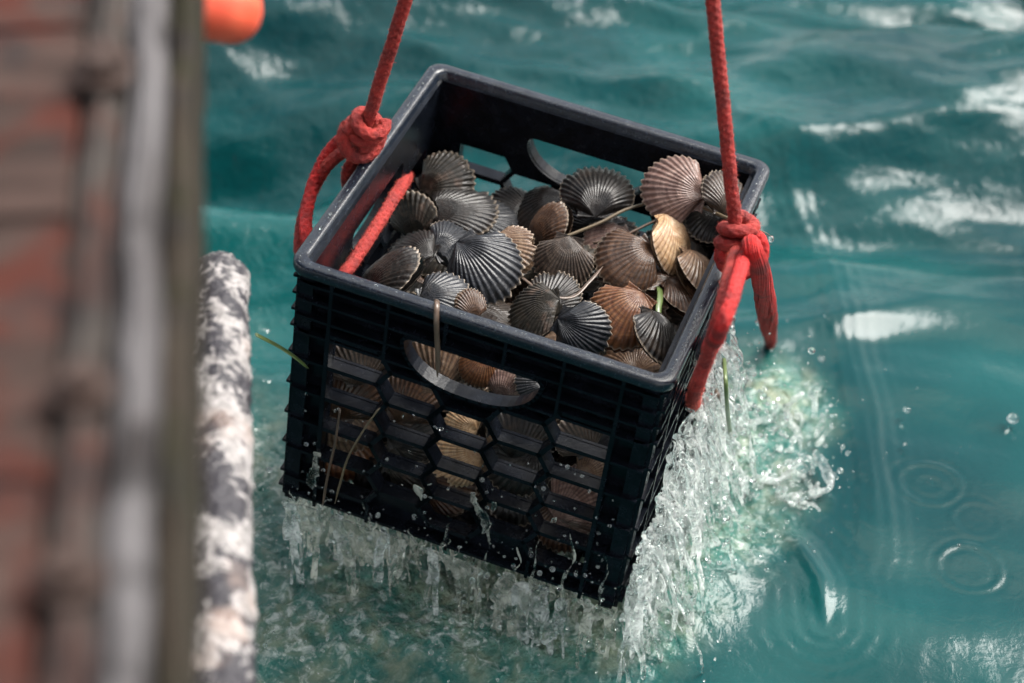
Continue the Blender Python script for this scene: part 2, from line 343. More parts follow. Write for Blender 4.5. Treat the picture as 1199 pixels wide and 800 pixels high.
c = t.mix(t.ramp(n2, .35, .65), (0.17, 0.16, 0.155), (0.31, 0.29, 0.285)); c = t.mix(t.ramp(n1, .46, .52), c, (0.018, 0.016, 0.022))
c = t.mix(t.math('MULTIPLY', t.ramp(t.noise(co, 14, 3), .55, .7), .5), c, (0.33, 0.24, 0.20))
t.set(Base_Color=c, Roughness=0.6); t.bump(t.math('ADD', n1, n2), .7, .004)
log = link('fender_log', mesh_from('fender_log', Vl, fix_quads(Fl)), t.m); log.parent = dock; log.matrix_parent_inverse = DM.inverted()
tag(log, 'white barnacle-crusted log with black patches below the dock edge')
for sx in (0.8, 1.05):                                                    # hangers that carry the log
    p = l0 + ld_ * sx; q = np.array(DM.inverted() @ Vector(p))
    rough_box('log_hanger', q[0] - .012, q[0] + .012, q[1] - .012, -0.022 if q[1] - .012 < -.03 else q[1] + .012, q[2] + .01, -0.127, M_side, 66, parent=dock, amp=.001)

# ------------------------------------------------------------------ the crate
t = NT('crate_plastic'); co = t.coord('Object'); n1 = t.noise(co, 60, 4, .6); n2 = t.noise(co, 400, 3, .7)
c = t.mix(t.ramp(n1, .35, .7), (0.0026, 0.0034, 0.0052), (0.0052, 0.0068, 0.0105))
c = t.mix(t.math('MULTIPLY', t.ramp(n2, .62, .75), .12), c, (0.06, 0.075, 0.09))
t.set(Base_Color=c, Roughness=t.math('ADD', t.math('MULTIPLY', n1, .25), .12), Specular_IOR_Level=.16); t.bump(t.math('ADD', t.math('MULTIPLY', n2, .4), n1), .22, .0015)
M_crate = t.m
t = NT('rim_plastic'); co = t.coord('Object'); n1 = t.noise(co, 90, 4, .6); n2 = t.noise(co, 500, 3, .7)
c = t.mix(t.ramp(n1, .35, .7), (0.005, 0.0075, 0.013), (0.010, 0.0145, 0.023)); c = t.mix(t.math('MULTIPLY', t.ramp(n2, .58, .72), .35), c, (0.10, 0.13, 0.16))
t.set(Base_Color=c, Roughness=t.math('ADD', t.math('MULTIPLY', n1, .3), .06), Specular_IOR_Level=.5); t.bump(t.math('ADD', n2, n1), .25, .0012); M_rim = t.m
W2, HT = 0.165, 0.28
crate = tag(empty('milk_crate', CM), 'black plastic milk crate full of scallops, hung on two red ropes', 'crate')
Y0, Y1, Y2 = -W2, -0.1525, -0.1495                          # rib tips, outer and inner face of the sheet
PC, CB, CA = 0.0360, 0.0302, 0.0190                          # honeycomb pitch, half width at the points, half width of the flats
def hexa(uc, d, inset, lim=0.127):
    z = HT - d; h = PC / 2 - inset; k = inset * 0.9
    q = [(uc - CB + k, z), (uc - CA + k * .4, z - h), (uc + CA - k * .4, z - h), (uc + CB - k, z), (uc + CA - k * .4, z + h), (uc - CA + k * .4, z + h)]
    if uc > .09: q = [q[0], q[1], (lim - inset, z - h), (lim - inset, z + h), q[5]]
    if uc < -.09: q = [(-lim + inset, z - h), q[2], q[3], q[4], (-lim + inset, z + h)]
    return q
cells = []
for uc in (-.099, 0, .099):
    for i in range(5):
        if uc == 0 and i == 0: continue
        cells.append((uc, .085 + PC * i))
for uc in (-.0495, .0495):
    for i in range(4): cells.append((uc, .103 + PC * i))
def handle(off):                                             # D-shaped grip hole: straight top, round bottom
    L = []; zt = HT - .041 + off; a_ = .060 + off; b_ = .0455 + off * 1.7
    for k in range(25):
        th = math.pi + math.pi * k / 24; L.append((a_ * math.copysign(abs(math.cos(th)) ** .8, math.cos(th)), zt - .005 + (b_ - .007) * math.sin(th)))
    L += [(a_ - .003, zt - .001), (a_ - .007, zt), (-a_ + .007, zt), (-a_ + .003, zt - .001)]
    return L
def in_handle(x, z, off=.004):
    zt = HT - .041; return abs(x) < .060 + off and zt + off > z > zt - .0455 * math.sqrt(max(0, 1 - (x / (.0605 + off)) ** 2)) - off
def panel_mesh():
    b = MB()
    outer = [(-.1585, .004), (.1585, .004), (.1585, HT - .008), (-.1585, HT - .008)]
    holes = [hexa(u, d, .0026) for u, d in cells] + [handle(0)]
    hv = [[Vector((x, z, 0)) for x, z in L] for L in [outer] + holes]
    tri = tessellate_polygon(hv); flat = [p for L in [outer] + holes for p in L]
    b.add([(x, Y1, z) for x, z in flat], tri); b.add([(x, Y2, z) for x, z in flat], [f[::-1] for f in tri])
    for L in [outer] + holes: b.slab(L, Y1, Y2)
    seen = set()
    for u, d in cells:                                       # the honeycomb webs
        q = hexa(u, d, 0)
        for a_, c_ in zip(q, q[1:] + q[:1]):
            key = tuple(sorted([(round(a_[0], 3), round(a_[1], 3)), (round(c_[0], 3), round(c_[1], 3))]))
            if key in seen or in_handle((a_[0] + c_[0]) / 2, (a_[1] + c_[1]) / 2, .001) or in_handle(*a_, .0) or in_handle(*c_, .0): continue
            seen.add(key); b.bar(a_, c_, .0042, Y0 + .0006, Y1 - .0002)
    hl = handle(.0015); n = len(hl)
    for i in range(n): b.bar(hl[i], hl[(i + 1) % n], .0032, Y0 + .0002, Y1 - .0002)
    for d in (.019, .037, .055, .073):                       # ribs of the top band
        z = HT - d; e = 0
        segs = [(-.1565, .1565)]
        zt = HT - .041
        if zt - .05 < z < zt + .004:
            xx = .066 * math.sqrt(max(0, 1 - ((zt - z) / .052) ** 2)) if z < zt else .064
            segs = [(-.1565, -xx), (xx, .1565)]
        for x0, x1 in segs: b.bar((x0, z), (x1, z), .0026, Y0 + .001, Y1 - .0002)
    for u in (-.127, .127): b.bar((u, .008), (u, HT - .012), .0032, Y0 + .0003, Y1 - .0002)
    for u in (-.0765, .0765): b.bar((u, HT - .066 - .01), (u, HT - .012), .0028, Y0 + .0004, Y1 - .0002)
    for u in (-.026, .026): b.bar((u, HT - .038), (u, HT - .012), .0028, Y0 + .0004, Y1 - .0002)
    for d in (.103, .139, .175, .211, .2475):
        for s in (-1, 1): b.bar((s * .1285, HT - d), (s * .1565, HT - d), .0028, Y0 + .001, Y1 - .0002)
    b.bar((-.1565, .014), (.1565, .014), .0032, Y0 + .0003, Y1 - .0002)
    for u in (-.0765, 0, .0765): b.bar((u, .010), (u, .030), .003, Y0 + .0005, Y1 - .0002)
    return b
first = panel_mesh().build('side_panel', M_crate, crate)
for k in range(1, 4): o = first.copy(); COL.objects.link(o); o.parent = crate; o.rotation_euler = (0, 0, k * math.pi / 2)
def corner_mesh():
    b = MB(); cx = W2 - .0205; n = 8
    def arc(r): return [(cx + r * math.cos(math.pi / 2 * k / n), cx + r * math.sin(math.pi / 2 * k / n)) for k in range(n + 1)]
    A1, A0 = arc(.0165), arc(.013)
    pts = [(W2 - .0065 - .003, cx - .016)] ; m = n + 1
    for z0, z1, ro, ri in [(.002, HT - .008, .0165, .012)] + [(HT - d - .0013, HT - d + .0013, .0200, .0150) for d in (.019, .037, .055, .073, .103, .139, .175, .211, .2475, .266)]:
        P, Q = arc(ro), arc(ri)
        b.add([(x, y, z0) for x, y in P] + [(x, y, z1) for x, y in P] + [(x, y, z0) for x, y in Q] + [(x, y, z1) for x, y in Q],
              [(i, i + 1, m + i + 1, m + i) for i in range(n)] + [(2*m + i + 1, 2*m + i, 3*m + i, 3*m + i + 1) for i in range(n)] +
              [(m + i, m + i + 1, 3*m + i + 1, 3*m + i) for i in range(n)] + [(i + 1, i, 2*m + i, 2*m + i + 1) for i in range(n)] +
              [(0, m, 3*m, 2*m), (n, 2*m + n, 3*m + n, m + n)])
    for sx in (0, 1):                                        # flat returns that meet the panels
        lo, hi = .139, cx + .0005
        if sx: b.box(W2 - .0105 + .0064 - .004, W2 - .0042, lo + .018, hi, .003, HT - .009)
        else: b.box(lo + .018, hi, W2 - .0081, W2 - .0042, .003, HT - .009)
    return b
first = corner_mesh().build('corner_post', M_crate, crate)
for k in range(1, 4): o = first.copy(); COL.objects.link(o); o.parent = crate; o.rotation_euler = (0, 0, k * math.pi / 2)
# rim: rounded bead round the mouth
def rrect(h, r, n=10):
    L = []
    for k, (sx, sy) in enumerate([(1, 1), (-1, 1), (-1, -1), (1, -1)]):
        for i in range(n + 1):
            th = math.pi / 2 * (k + i / n); L.append((sx * (h - r) + r * math.cos(th), sy * (h - r) + r * math.sin(th)))
    return L
prof = [(.1655, HT - .011), (.1664, HT - .008), (.1664, HT - .0025), (.1656, HT - .0006), (.1638, HT + .0002), (.1570, HT + .0002), (.1552, HT - .0006), (.1540, HT - .003), (.1518, HT - .010), (.1508, HT - .016)]
V = []; F = []; m = 44
for h, z in prof: V += [(x, y, z) for x, y in rrect(h, .0145 - (W2 - h) * .5)]
for j in range(len(prof)):
    jn = (j + 1) % len(prof)
    for i in range(m): F.append((j * m + i, j * m + (i + 1) % m, jn * m + (i + 1) % m, jn * m + i))
bm = bmesh.new(); me = mesh_from('rim', V, F); bm.from_mesh(me); bmesh.ops.recalc_face_normals(bm, faces=bm.faces[:]); bm.to_mesh(me); bm.free()
link('rim', me, M_rim, crate)
b = MB()                                                     # lattice floor
for i in range(-5, 6):
    b.box(i * .028 - .0022, i * .028 + .0022, -.1512, .1512, .004, .0115); b.box(-.1512, .1512, i * .028 - .0020, i * .028 + .0020, .0045, .011)
b.build('floor_lattice', M_crate, crate)
#SHELLS
# ------------------------------------------------------------------ scallops
def valve(R, H, ribs, seed, sgn, step=6, ns=15):
    Th = math.radians(63); nt = ribs * step + 1; th = np.linspace(-Th, Th, nt)[None, :]; s = (np.linspace(0, 1, ns) ** 0.85)[:, None]
    d = 0.86 * R; rho = d * np.cos(th) + np.sqrt(R * R - (d * np.sin(th)) ** 2)
    rib = np.cos(2 * math.pi * ribs * th / (2 * Th)) * np.ones_like(s)
    n = perlin(p3(s * 3 + th, th * 2.0, seed * 3.3), seed); n2 = perlin(p3(s * 12, th * 1.4, seed), seed + 5)
    rr = s * rho * (1 + 0.022 * rib * s ** 6 + 0.03 * n * s)
    wth = np.clip(1 - np.abs(th / Th) ** 3.2, 0, 1) ** 0.6
    z = H * np.minimum(1, s / 0.42) ** 0.65 * (1 - np.clip(s, 0, 1) ** 2.6) ** 0.72 * wth * (1 + .12 * n) + 0.0003 * n2
    chip = np.clip(perlin(p3(th * 5, seed * 7.7), seed + 9) - .22, 0, 1) * .35; rr = rr * (1 - chip * s ** 5)
    z = z + .0016 * np.clip(perlin(p3(rr * np.sin(th) * 150, rr * np.cos(th) * 150, seed), seed + 3) - .12, 0, 1) * wth * np.clip(s * 3, 0, 1)
    amp = R * 0.018 * s ** 0.8 * np.clip(wth * 1.4, 0, 1)
    z = sgn * z + amp * rib + (0.00025 * sgn)
    V = np.stack([rr * np.sin(th), rr * np.cos(th) - 0.93 * R, z], -1).reshape(-1, 3)
    i = (np.arange(ns - 1)[:, None] * nt + np.arange(nt - 1)[None, :]).ravel(); F = np.stack([i, i + 1, i + nt + 1, i + nt], -1)
    uv = np.stack([(th / (2 * Th) + .5) * ribs * np.ones_like(s), s * np.ones_like(th)], -1).reshape(-1, 2)
    if sgn < 0: F = F[:, ::-1]
    for e in (-1, 1):                                        # the two ears beside the beak
        q = Th * e; sp = np.array([math.sin(q), math.cos(q)]) * 0.56 * rho[0, 0]
        m = len(V); ue = np.linspace(0, 1, 6)[:, None]; ve = np.linspace(0, 1, 7)[None, :]
        a = np.array([e * .0, 0.0]); hx = a + ue[..., None] * np.array([e * 0.50 * R, -0.015 * R]); sx = a + ue[..., None] * sp
        g = hx * (1 - ve[..., None]) + sx * ve[..., None]
        g = g * (1 - 0.10 * np.sin(ve * math.pi) * ue)[..., None]
        zz = sgn * (0.07 * H * (1 - ve) + 0.0005 + 0.03 * H * np.sin(ve * 9)) * np.ones_like(ue)
        V = np.vstack([V, np.concatenate([g[..., :1], g[..., 1:] - 0.93 * R, zz[..., None]], -1).reshape(-1, 3)])
        j = (np.arange(5)[:, None] * 7 + np.arange(6)[None, :]).ravel() + m; Fe = np.stack([j, j + 1, j + 8, j + 7], -1)
        F = np.vstack([F, Fe if e * sgn > 0 else Fe[:, ::-1]])
        uv = np.vstack([uv, np.stack([ve * 3.0 * np.ones_like(ue), 0.25 + .5 * ue * np.ones_like(ve)], -1).reshape(-1, 2)])
    return V, F, uv
def shell_mat(name, c1, c2, groove, foul, fa=0.55, ga=.6, rough=.46, coat=.28):
    t = NT(name); uvn = t.coord('UV'); sp = t.new('ShaderNodeSeparateXYZ'); t.l.new(uvn, sp.inputs[0]); u, v = sp.outputs[0], sp.outputs[1]
    rnd = t.new('ShaderNodeObjectInfo').outputs['Random']; co = t.vec('ADD', t.coord('Object'), t.math('MULTIPLY', rnd, 40.0))
    rib = t.math('MULTIPLY_ADD', t.math('COSINE', t.math('MULTIPLY', u, 2 * math.pi)), .5, .5)
    cx = t.new('ShaderNodeCombineXYZ'); t.put(cx.inputs[0], t.math('MULTIPLY', v, 11.0)); t.put(cx.inputs[1], t.math('MULTIPLY', u, .09)); t.put(cx.inputs[2], t.math('MULTIPLY', rnd, 60.0))
    ring = t.noise(cx.outputs[0], 1.3, 3, .6); patch = t.noise(co, 45, 4, .6); fine = t.noise(co, 260, 3, .7)
    ru = t.new('ShaderNodeCombineXYZ'); t.put(ru.inputs[0], t.math('MULTIPLY', t.math('ROUND', u), 7.31)); t.put(ru.inputs[1], t.math('MULTIPLY', v, 4.0)); t.put(ru.inputs[2], t.math('MULTIPLY', rnd, 31.0))
    perrib = t.noise(ru.outputs[0], 1.0, 2)
    c = t.mix(t.ramp(ring, .36, .62), c1, c2); c = t.mix(t.math('MULTIPLY', t.ramp(perrib, .5, .68), .55), c, c1)
    c = t.mix(t.math('MULTIPLY', t.math('POWER', t.math('SUBTRACT', 1.0, rib), 1.6), ga), c, groove)
    c = t.mix(t.math('MULTIPLY', t.ramp(patch, .52, .70), fa), c, foul)
    c = t.mix(t.math('MULTIPLY', t.ramp(fine, .52, .72), .5), c, (0.015, 0.013, 0.012))
    c = t.mix(t.math('MULTIPLY', t.ramp(v, .965, 1.0), .55), c, (0.42, 0.34, 0.26))
    t.set(Base_Color=c, Specular_IOR_Level=.28, Roughness=t.math('ADD', t.math('MULTIPLY', patch, .3), rough - .15), Coat_Weight=coat, Coat_Roughness=.09)
    t.bump(t.math('ADD', t.math('MULTIPLY', ring, 1.2), t.math('ADD', fine, t.math('MULTIPLY', patch, 1.5))), .45, .0016); return t.m
PAL = {
 'black': shell_mat('shell_black', (0.0050, 0.0044, 0.0043), (0.0168, 0.0129, 0.0110), (0.0025, 0.0022, 0.0021), (0.0421, 0.0269, 0.0184), .5),
 'slate': shell_mat('shell_slate', (0.0112, 0.0133, 0.0176), (0.0249, 0.0269, 0.0321), (0.0045, 0.0051, 0.0069), (0.0399, 0.0333, 0.0294), .45),
 'brown': shell_mat('shell_brown', (0.0416, 0.0181, 0.0086), (0.0909, 0.0454, 0.0238), (0.0114, 0.0061, 0.0036), (0.0227, 0.0151, 0.0107), .6),
 'orange': shell_mat('shell_orange', (0.1236, 0.0416, 0.0143), (0.1901, 0.0832, 0.0348), (0.0285, 0.0119, 0.0063), (0.0475, 0.0238, 0.0143), .5),
 'tan': shell_mat('shell_tan', (0.1263, 0.0706, 0.0403), (0.2103, 0.1373, 0.0869), (0.0358, 0.0185, 0.0129), (0.0758, 0.0409, 0.0290), .5),
 'pink': shell_mat('shell_pink', (0.1440, 0.0794, 0.0624), (0.2592, 0.1690, 0.1392), (0.0461, 0.0256, 0.0230), (0.0806, 0.0461, 0.0408), .5),
 'cream': shell_mat('shell_cream', (0.3960, 0.2385, 0.1224), (0.5184, 0.3643, 0.2203), (0.1800, 0.0994, 0.0520), (0.2448, 0.1325, 0.0734), .4),
 'fouled': shell_mat('shell_fouled', (0.0150, 0.0128, 0.0095), (0.0399, 0.0336, 0.0251), (0.0059, 0.0055, 0.0042), (0.1131, 0.0734, 0.0527), .8, .5, .45),
 'grey': shell_mat('shell_grey', (0.0337, 0.0228, 0.0165), (0.0673, 0.0460, 0.0333), (0.0108, 0.0078, 0.0060), (0.0168, 0.0125, 0.0092), .5),
}
VAR = [(0.033, 0.0125, 19, 1), (0.033, 0.014, 21, 2), (0.033, 0.0115, 18, 3), (0.032, 0.0145, 20, 4), (0.034, 0.0105, 22, 5), (0.033, 0.013, 17, 6)]
VM = {}
def valve_mesh(k, sgn, pal):
    if (k, sgn, pal) not in VM:
        R, Hd, nr, sd_ = VAR[k]; V, F, uv = valve(R, Hd * (1.0 if sgn > 0 else 0.85), nr, sd_, sgn)
        me = mesh_from('valve', V, F, uv); me.materials.append(PAL[pal]); VM[(k, sgn, pal)] = me
    return VM[(k, sgn, pal)]
def scallop(M4, scale, pal, k, label, group, pal2=None):
    r = empty('scallop', M4 @ Matrix.Scale(scale, 4)); tag(r, label, 'scallop', group)
    uo = link('upper_valve', valve_mesh(k, 1, pal), None, r); g = abs(random.gauss(0, 6.0)); h_ = VAR[k][0] * .93
    uo.matrix_local = Matrix.Translation((0, -h_, 0)) @ Matrix.Rotation(math.radians(min(g, 13)), 4, 'X') @ Matrix.Translation((0, h_, 0))   # valves gape a little
    link('lower_valve', valve_mesh(k, -1, pal2 or pal), None, r)
    return r
def orient(n, alpha, P):                                     # n = lean (right, up, towards the viewer), alpha = way the fan opens
    N = camR * n[0] + camU * n[1] - camF * n[2]; N /= np.linalg.norm(N); a = math.radians(alpha)
    Yv = camR * math.cos(a) + camU * math.sin(a); Yv = Yv - N * (Yv @ N); Yv /= np.linalg.norm(Yv); Xv = np.cross(Yv, N)
    return Matrix(((Xv[0], Yv[0], N[0], P[0]), (Xv[1], Yv[1], N[1], P[1]), (Xv[2], Yv[2], N[2], P[2]), (0, 0, 0, 1)))
TOP = [  # px, py, height in crate, diameter px, fan angle, lean, colour, label
 (789,222,.253,86,163,(-.15,.25,.95),'pink','large pinkish tan scallop propped against the back right corner, fan towards the left'),
 (699,228,.222,92,85,(.05,.85,.5),'black','black scallop with a toothed upper edge below the back grip hole'),
 (634,250,.178,84,195,(-.7,.3,.62),'black','matt black scallop at the back, beneath the left end of the back grip hole'),
 (646,268,.200,74,65,(-.72,.42,.55),'brown','brown scallop standing on edge, its toothed rim arching over a grey fan'),
 (659,308,.217,70,254,(-.18,.12,.95),'grey','plain grey-brown ribbed scallop fanning downwards at the middle of the heap'),
 (712,285,.196,66,205,(.4,.6,.7),'pink','small mauve pink scallop half hidden in the middle of the heap'),
 (733,309,.217,84,213,(-.35,.7,.6),'brown','dark brown scallop, hinge up to the right, between the grey fan and the cream one'),
 (785,288,.222,84,284,(.82,.15,.55),'cream','pale cream scallop standing nearly upright beside the right rope'),
 (728,373,.226,84,232,(-.12,.22,.95),'orange','orange-brown ribbed scallop fanning down towards the front rim'),
 (681,387,.233,72,330,(.05,.2,.95),'slate','slate blue scallop touching the front rim at its middle'),
 (628,366,.228,70,190,(-.6,.5,.6),'fouled','dark crusty scallop left of the slate one behind the front rim'),
 (768,395,.238,76,250,(.62,.25,.72),'black','black scallop with a pale zigzag edge in the front right corner'),
 (827,329,.214,80,255,(.75,.3,.55),'tan','tan ribbed scallop leaning on the right wall below the rope knot'),
 (858,232,.266,66,75,(.35,.3,.85),'grey','brownish scallop with a toothed edge behind the right rope'),
 (833,264,.228,66,240,(.25,.3,.9),'black','dark grey scallop between the right rope and the pinkish tan one'),
 (523,213,.190,80,20,(-.2,.55,.8),'fouled','crusted grey-green scallop on top at the back left corner'),
 (540,247,.184,94,28,(-.2,.85,.45),'black','long dark brown scallop seen on its side below the crusted one'),
 (477,248,.178,66,100,(-.6,.2,.75),'fouled','olive scallop standing on edge beside the inner red rope'),
 (482,297,.204,72,150,(-.5,.6,.6),'black','mottled black scallop in the left of the heap'),
 (528,290,.203,70,28,(.5,.5,.7),'slate','blue-black scallop above the big slate one'),
 (459,326,.218,94,70,(-.3,.85,.45),'black','black scallop with a thin pale edge at the front left corner'),
 (566,315,.222,100,312,(.05,.25,.95),'slate','biggest slate grey scallop with worn beak, left of the middle'),
 (598,297,.206,70,335,(.1,.3,.95),'tan','tan orange scallop peeping out behind the big slate one'),
 (521,346,.226,66,20,(.2,.75,.6),'slate','shiny bluish scallop just behind the front rim, left of the middle'),
 (550,357,.236,40,100,(.5,.3,.8),'brown','small dark brown scallop tucked against the front rim'),
 (690,262,.186,70,120,(.2,.4,.9),'black','black scallop sunk between the two back rows'),
 (800,350,.204,66,300,(.7,.4,.55),'brown','dark brown scallop sunk below the cream one'),
 (600,245,.170,70,140,(0,.4,.9),'black','black scallop low against the back wall honeycomb'),
 (650,345,.206,64,60,(0,.3,.95),'black','black scallop filling the gap below the grey fan'),
 (578,262,.172,74,10,(.1,.45,.88),'slate','dark slate scallop in the hollow in front of the back honeycomb'),
]
for i, (px, py, z, d, al, n, pal, lab) in enumerate(TOP):
    P = at_c(px, py, 2, z); 
    P[0] = np.clip(P[0], -.135, .135); P[1] = np.clip(P[1], -.13, .132)
    j_ = np.array(n) + (np.array([random.gauss(0, .28), random.gauss(0, .25), 0]) if i not in (0, 7, 8, 21) else 0)
    scallop(orient(j_, al, w(P)), d / 1345.0 / 0.0655, pal, i % 6, lab, 'scallops on top of the heap')
FRONT = [
 (512,424,76,90,'tan','pale ribbed scallop with dark grooves filling the left of the front grip hole'),
 (562,430,52,250,'orange','amber scallop at the middle of the front grip hole'),
 (592,446,46,70,'pink','rosy brown scallop at the right of the front grip hole'),
 (622,448,44,180,'slate','slate ribbed scallop at the right tip of the front grip hole'),
 (536,536,70,200,'cream','brightest cream scallop glowing through a front honeycomb hole'),
 (540,497,44,160,'cream','small cream scallop in the hole just below the front grip'),
 (416,420,70,100,'grey','grey-brown scallop in the top left honeycomb hole'),
 (482,466,74,60,'brown','brown scallop in the hole left of the front grip'),
 (676,508,60,120,'grey','olive grey scallop in the hole right of the front grip'),
 (694,548,46,30,'tan','tan scallop low in the right hand honeycomb column'),
]
for i, (px, py, d, al, pal, lab) in enumerate(FRONT):
    P = at_c(px, py, 1, -.122); scallop(orient((random.uniform(-.2, .2), random.uniform(-.25, .05), .95), al, w(P)), d / 1360.0 / .0655, pal, i % 6, lab, 'scallops pressed to the front holes')
for i, (px, py, pal) in enumerate([(412,456,'brown'),(408,490,'tan'),(408,526,'orange'),(486,506,'black'),(528,566,'brown'),(606,502,'black'),(606,541,'black'),(680,584,'pink'),(604,580,'black'),(484,542,'fouled'),(660,612,'brown'),(448,560,'black'),(560,610,'fouled'),(625,625,'black')]):
    P = at_c(px, py, 1, -.116); ci = int(np.argmin([abs(px - c0) for c0 in (412, 484, 540, 606, 678)])); row = min(4, max(0, int(round((py - (420, 462, 500, 505, 508)[ci]) / 36.0)) + (0, 0, 0, 0, 0)[ci]))
    lab = {'pink': 'rosy', 'tan': 'tan', 'orange': 'amber', 'brown': 'brown', 'black': 'black', 'fouled': 'crusty grey'}[pal] + ' scallop in the ' + ('leftmost', 'second', 'middle', 'fourth', 'rightmost')[ci] + ' column of front holes, ' + ('top', 'second', 'third', 'fourth', 'lowest')[row] + ' hole'
    scallop(orient((random.uniform(-.3, .3), random.uniform(-.3, .1), .95), random.uniform(0, 360), w(P)), random.uniform(.8, 1.0), pal, i % 6, lab, 'scallops lower behind the front honeycomb')
fr = np.random.default_rng(5); pals = ['black', 'black', 'slate', 'brown', 'grey', 'fouled', 'tan']
for L in range(8):                                           # the rest of the load, below
    zz = 0.028 + L * 0.026
    for gx_ in range(4):
        for gy_ in range(4):
            p = np.array([-.102 + gx_ * .068 + fr.normal(0, .006), -.070 + gy_ * .060 + fr.normal(0, .006), zz + fr.normal(0, .004)])
            if L == 5 and p[1] > .06 and p[0] < .03: continue
            if L == 6 and (p[0] < .0 or p[1] < .02) or L == 7 and (p[0] < .06 or p[1] < .07): continue
            p[0] = np.clip(p[0], -.112, .112); p[1] = np.clip(p[1], -.09, .112)
            e = Euler((fr.normal(0, .32), fr.normal(0, .32), fr.uniform(0, 6.28))).to_matrix().to_4x4()
            scallop(CM @ Matrix.Translation(p) @ e, fr.uniform(.88, 1.05), pals[fr.integers(len(pals))], int(fr.integers(6)),
                    'dark wet scallop deep inside the heap, half hidden by others', 'scallops deep in the heap')

# ------------------------------------------------------------------ ropes
def rope_mat(name, c1, c2, frost):
    t = NT(name); co = t.coord('Object'); n = t.noise(co, 130, 4, .6); n2 = t.noise(co, 900, 3, .7); n3 = t.noise(co, 28, 3)
    c = t.mix(t.ramp(n, .35, .65), c1, c2); c = t.mix(t.math('MULTIPLY', t.ramp(n3, .48, .66), .75), c, (0.13, 0.007, 0.008))
    c = t.mix(t.math('MULTIPLY', t.ramp(n2, .5, .68), frost), c, (0.66, 0.20, 0.14))
    t.set(Base_Color=c, Roughness=.6); t.bump(t.math('ADD', n2, n), .8, .0025); return t.m
M_rope = rope_mat('rope_fibre', (0.25, 0.009, 0.008), (0.40, 0.021, 0.015), .24)
M_wet = rope_mat('rope_wet', (0.42, 0.008, 0.009), (0.64, 0.016, 0.014), .08)
t = NT('rope_fuzz'); t.set(Base_Color=(0.52, 0.085, 0.055), Roughness=.8); M_fuzz = t.m
RR = 0.0054
def braid(s, th): return RR * 0.34 * (np.maximum(np.abs(np.sin(2.0 * th + s * 420)), np.abs(np.sin(2.0 * th - s * 420))) - .72)
def rope_part(name, pts, parent, mat=None, r=RR, taper=None, world_=False, fuzz=16000):
    P = np.asarray(pts, float); P = P if world_ else w(P)
    C, s = spline(P, 0.0012); C = C + .0012 * np.stack([perlin(p3(s * 40, k * 3.3, 1.0), 70) for k in range(3)], -1)
    rad = np.full(len(s), r) * (1 + .06 * perlin(p3(s * 60, 2.0), 71))
    if taper is not None: rad = rad * np.interp(s / s[-1], *taper)
    V, F = sweep(C, rad, 24, braid, s); o = link(name, mesh_from(name, V, fix_quads(F)), mat or M_rope, parent)
    if fuzz:                                                 # loose fibres standing off the surface
        T, N, B = frames(C); n = int(fuzz * s[-1]); i = fr.integers(0, len(C), n); th = fr.uniform(0, 6.283, n)
        dirv = N[i] * np.cos(th)[:, None] + B[i] * np.sin(th)[:, None]; base = C[i] + dirv * (rad[i] * .9)[:, None]
        d = dirv * fr.uniform(.3, 1, n)[:, None] + T[i] * fr.normal(0, .7, n)[:, None] + fr.normal(0, .35, (n, 3)); d /= np.linalg.norm(d, axis=1)[:, None]
        L = fr.uniform(.001, .0040, n)[:, None]; sd_ = np.cross(d, fr.normal(0, 1, (n, 3))); sd_ /= np.linalg.norm(sd_, axis=1)[:, None]
        Vf = np.stack([base - sd_ * .00016, base + sd_ * .00016, base + d * L], 1).reshape(-1, 3)
        f = link('fuzz', mesh_from('fuzz', Vf, np.arange(3 * n).reshape(-1, 3), smooth=False), M_wet if mat is M_wet else M_fuzz, o); f['kind'] = 'stuff'
    return o
K1 = at_c(428, 150, 0, -.166); K2 = at_c(862, 274, 0, .168); TOPP = at_c(747, -867, 1, 0.0)
def upto(K, f): return K + (TOPP - K) * f
def coil(K, axis, turns, r, pitch, ph, tilt=(0, 0, 0), n=14, start=-.5):
    axis = np.asarray(axis, float); axis /= np.linalg.norm(axis); a = np.cross(axis, [0.2, 1, .1]); a /= np.linalg.norm(a); b_ = np.cross(axis, a); o = []
    for k in range(int(turns * n) + 1):
        th = 2 * math.pi * k / n + ph; o.append(K + r * (a * math.cos(th) + b_ * math.sin(th)) + axis * pitch * (k / n + start * turns) + np.asarray(tilt) * math.cos(th))
    return np.array(o)
I4 = Matrix.Identity(4)
rl = tag(empty('lifting_rope', Matrix.Translation(w(K1))), 'coral red rope knotted to the left side of the crate', 'rope', 'ropes lifting the crate')
def adopt(o, root): o.parent = root; o.matrix_parent_inverse = root.matrix_world.inverted()
dn1 = (K1 - TOPP) / np.linalg.norm(K1 - TOPP)
parts = [rope_part('standing_line', [K1 + dn1 * .012, upto(K1, .02), upto(K1, .1), upto(K1, .3), upto(K1, .6), upto(K1, .93)], None)]
kn = np.vstack([coil(K1, -dn1 + np.array([.35, -.25, 0]), 2.3, .0122, .0128, 2.2)])
parts.append(rope_part('knot', kn, None, M_rope))
parts.append(rope_part('knot', coil(K1 + dn1 * .010, [.8, -.5, .35], 1.1, .0185, .005, 0.4), None, M_rope))
q = lambda px, py, x: at_c(px, py, 0, x)
parts.append(rope_part('loop', [K1 + dn1 * .014 + np.array([.002, -.004, 0]), q(405, 175, -.186), q(380, 198, -.204), q(362, 232, -.212), q(353, 268, -.208), q(352, 300, -.198), q(362, 335, -.184), q(385, 340, -.160), q(400, 324, -.142), q(418, 300, -.139), q(445, 258, -.139), q(468, 222, -.143), q(476, 205, -.158), q(462, 205, -.176), q(432, 215, -.186), q(410, 222, -.190), q(408, 200, -.186), q(420, 178, -.178), K1 + dn1 * .016], None))
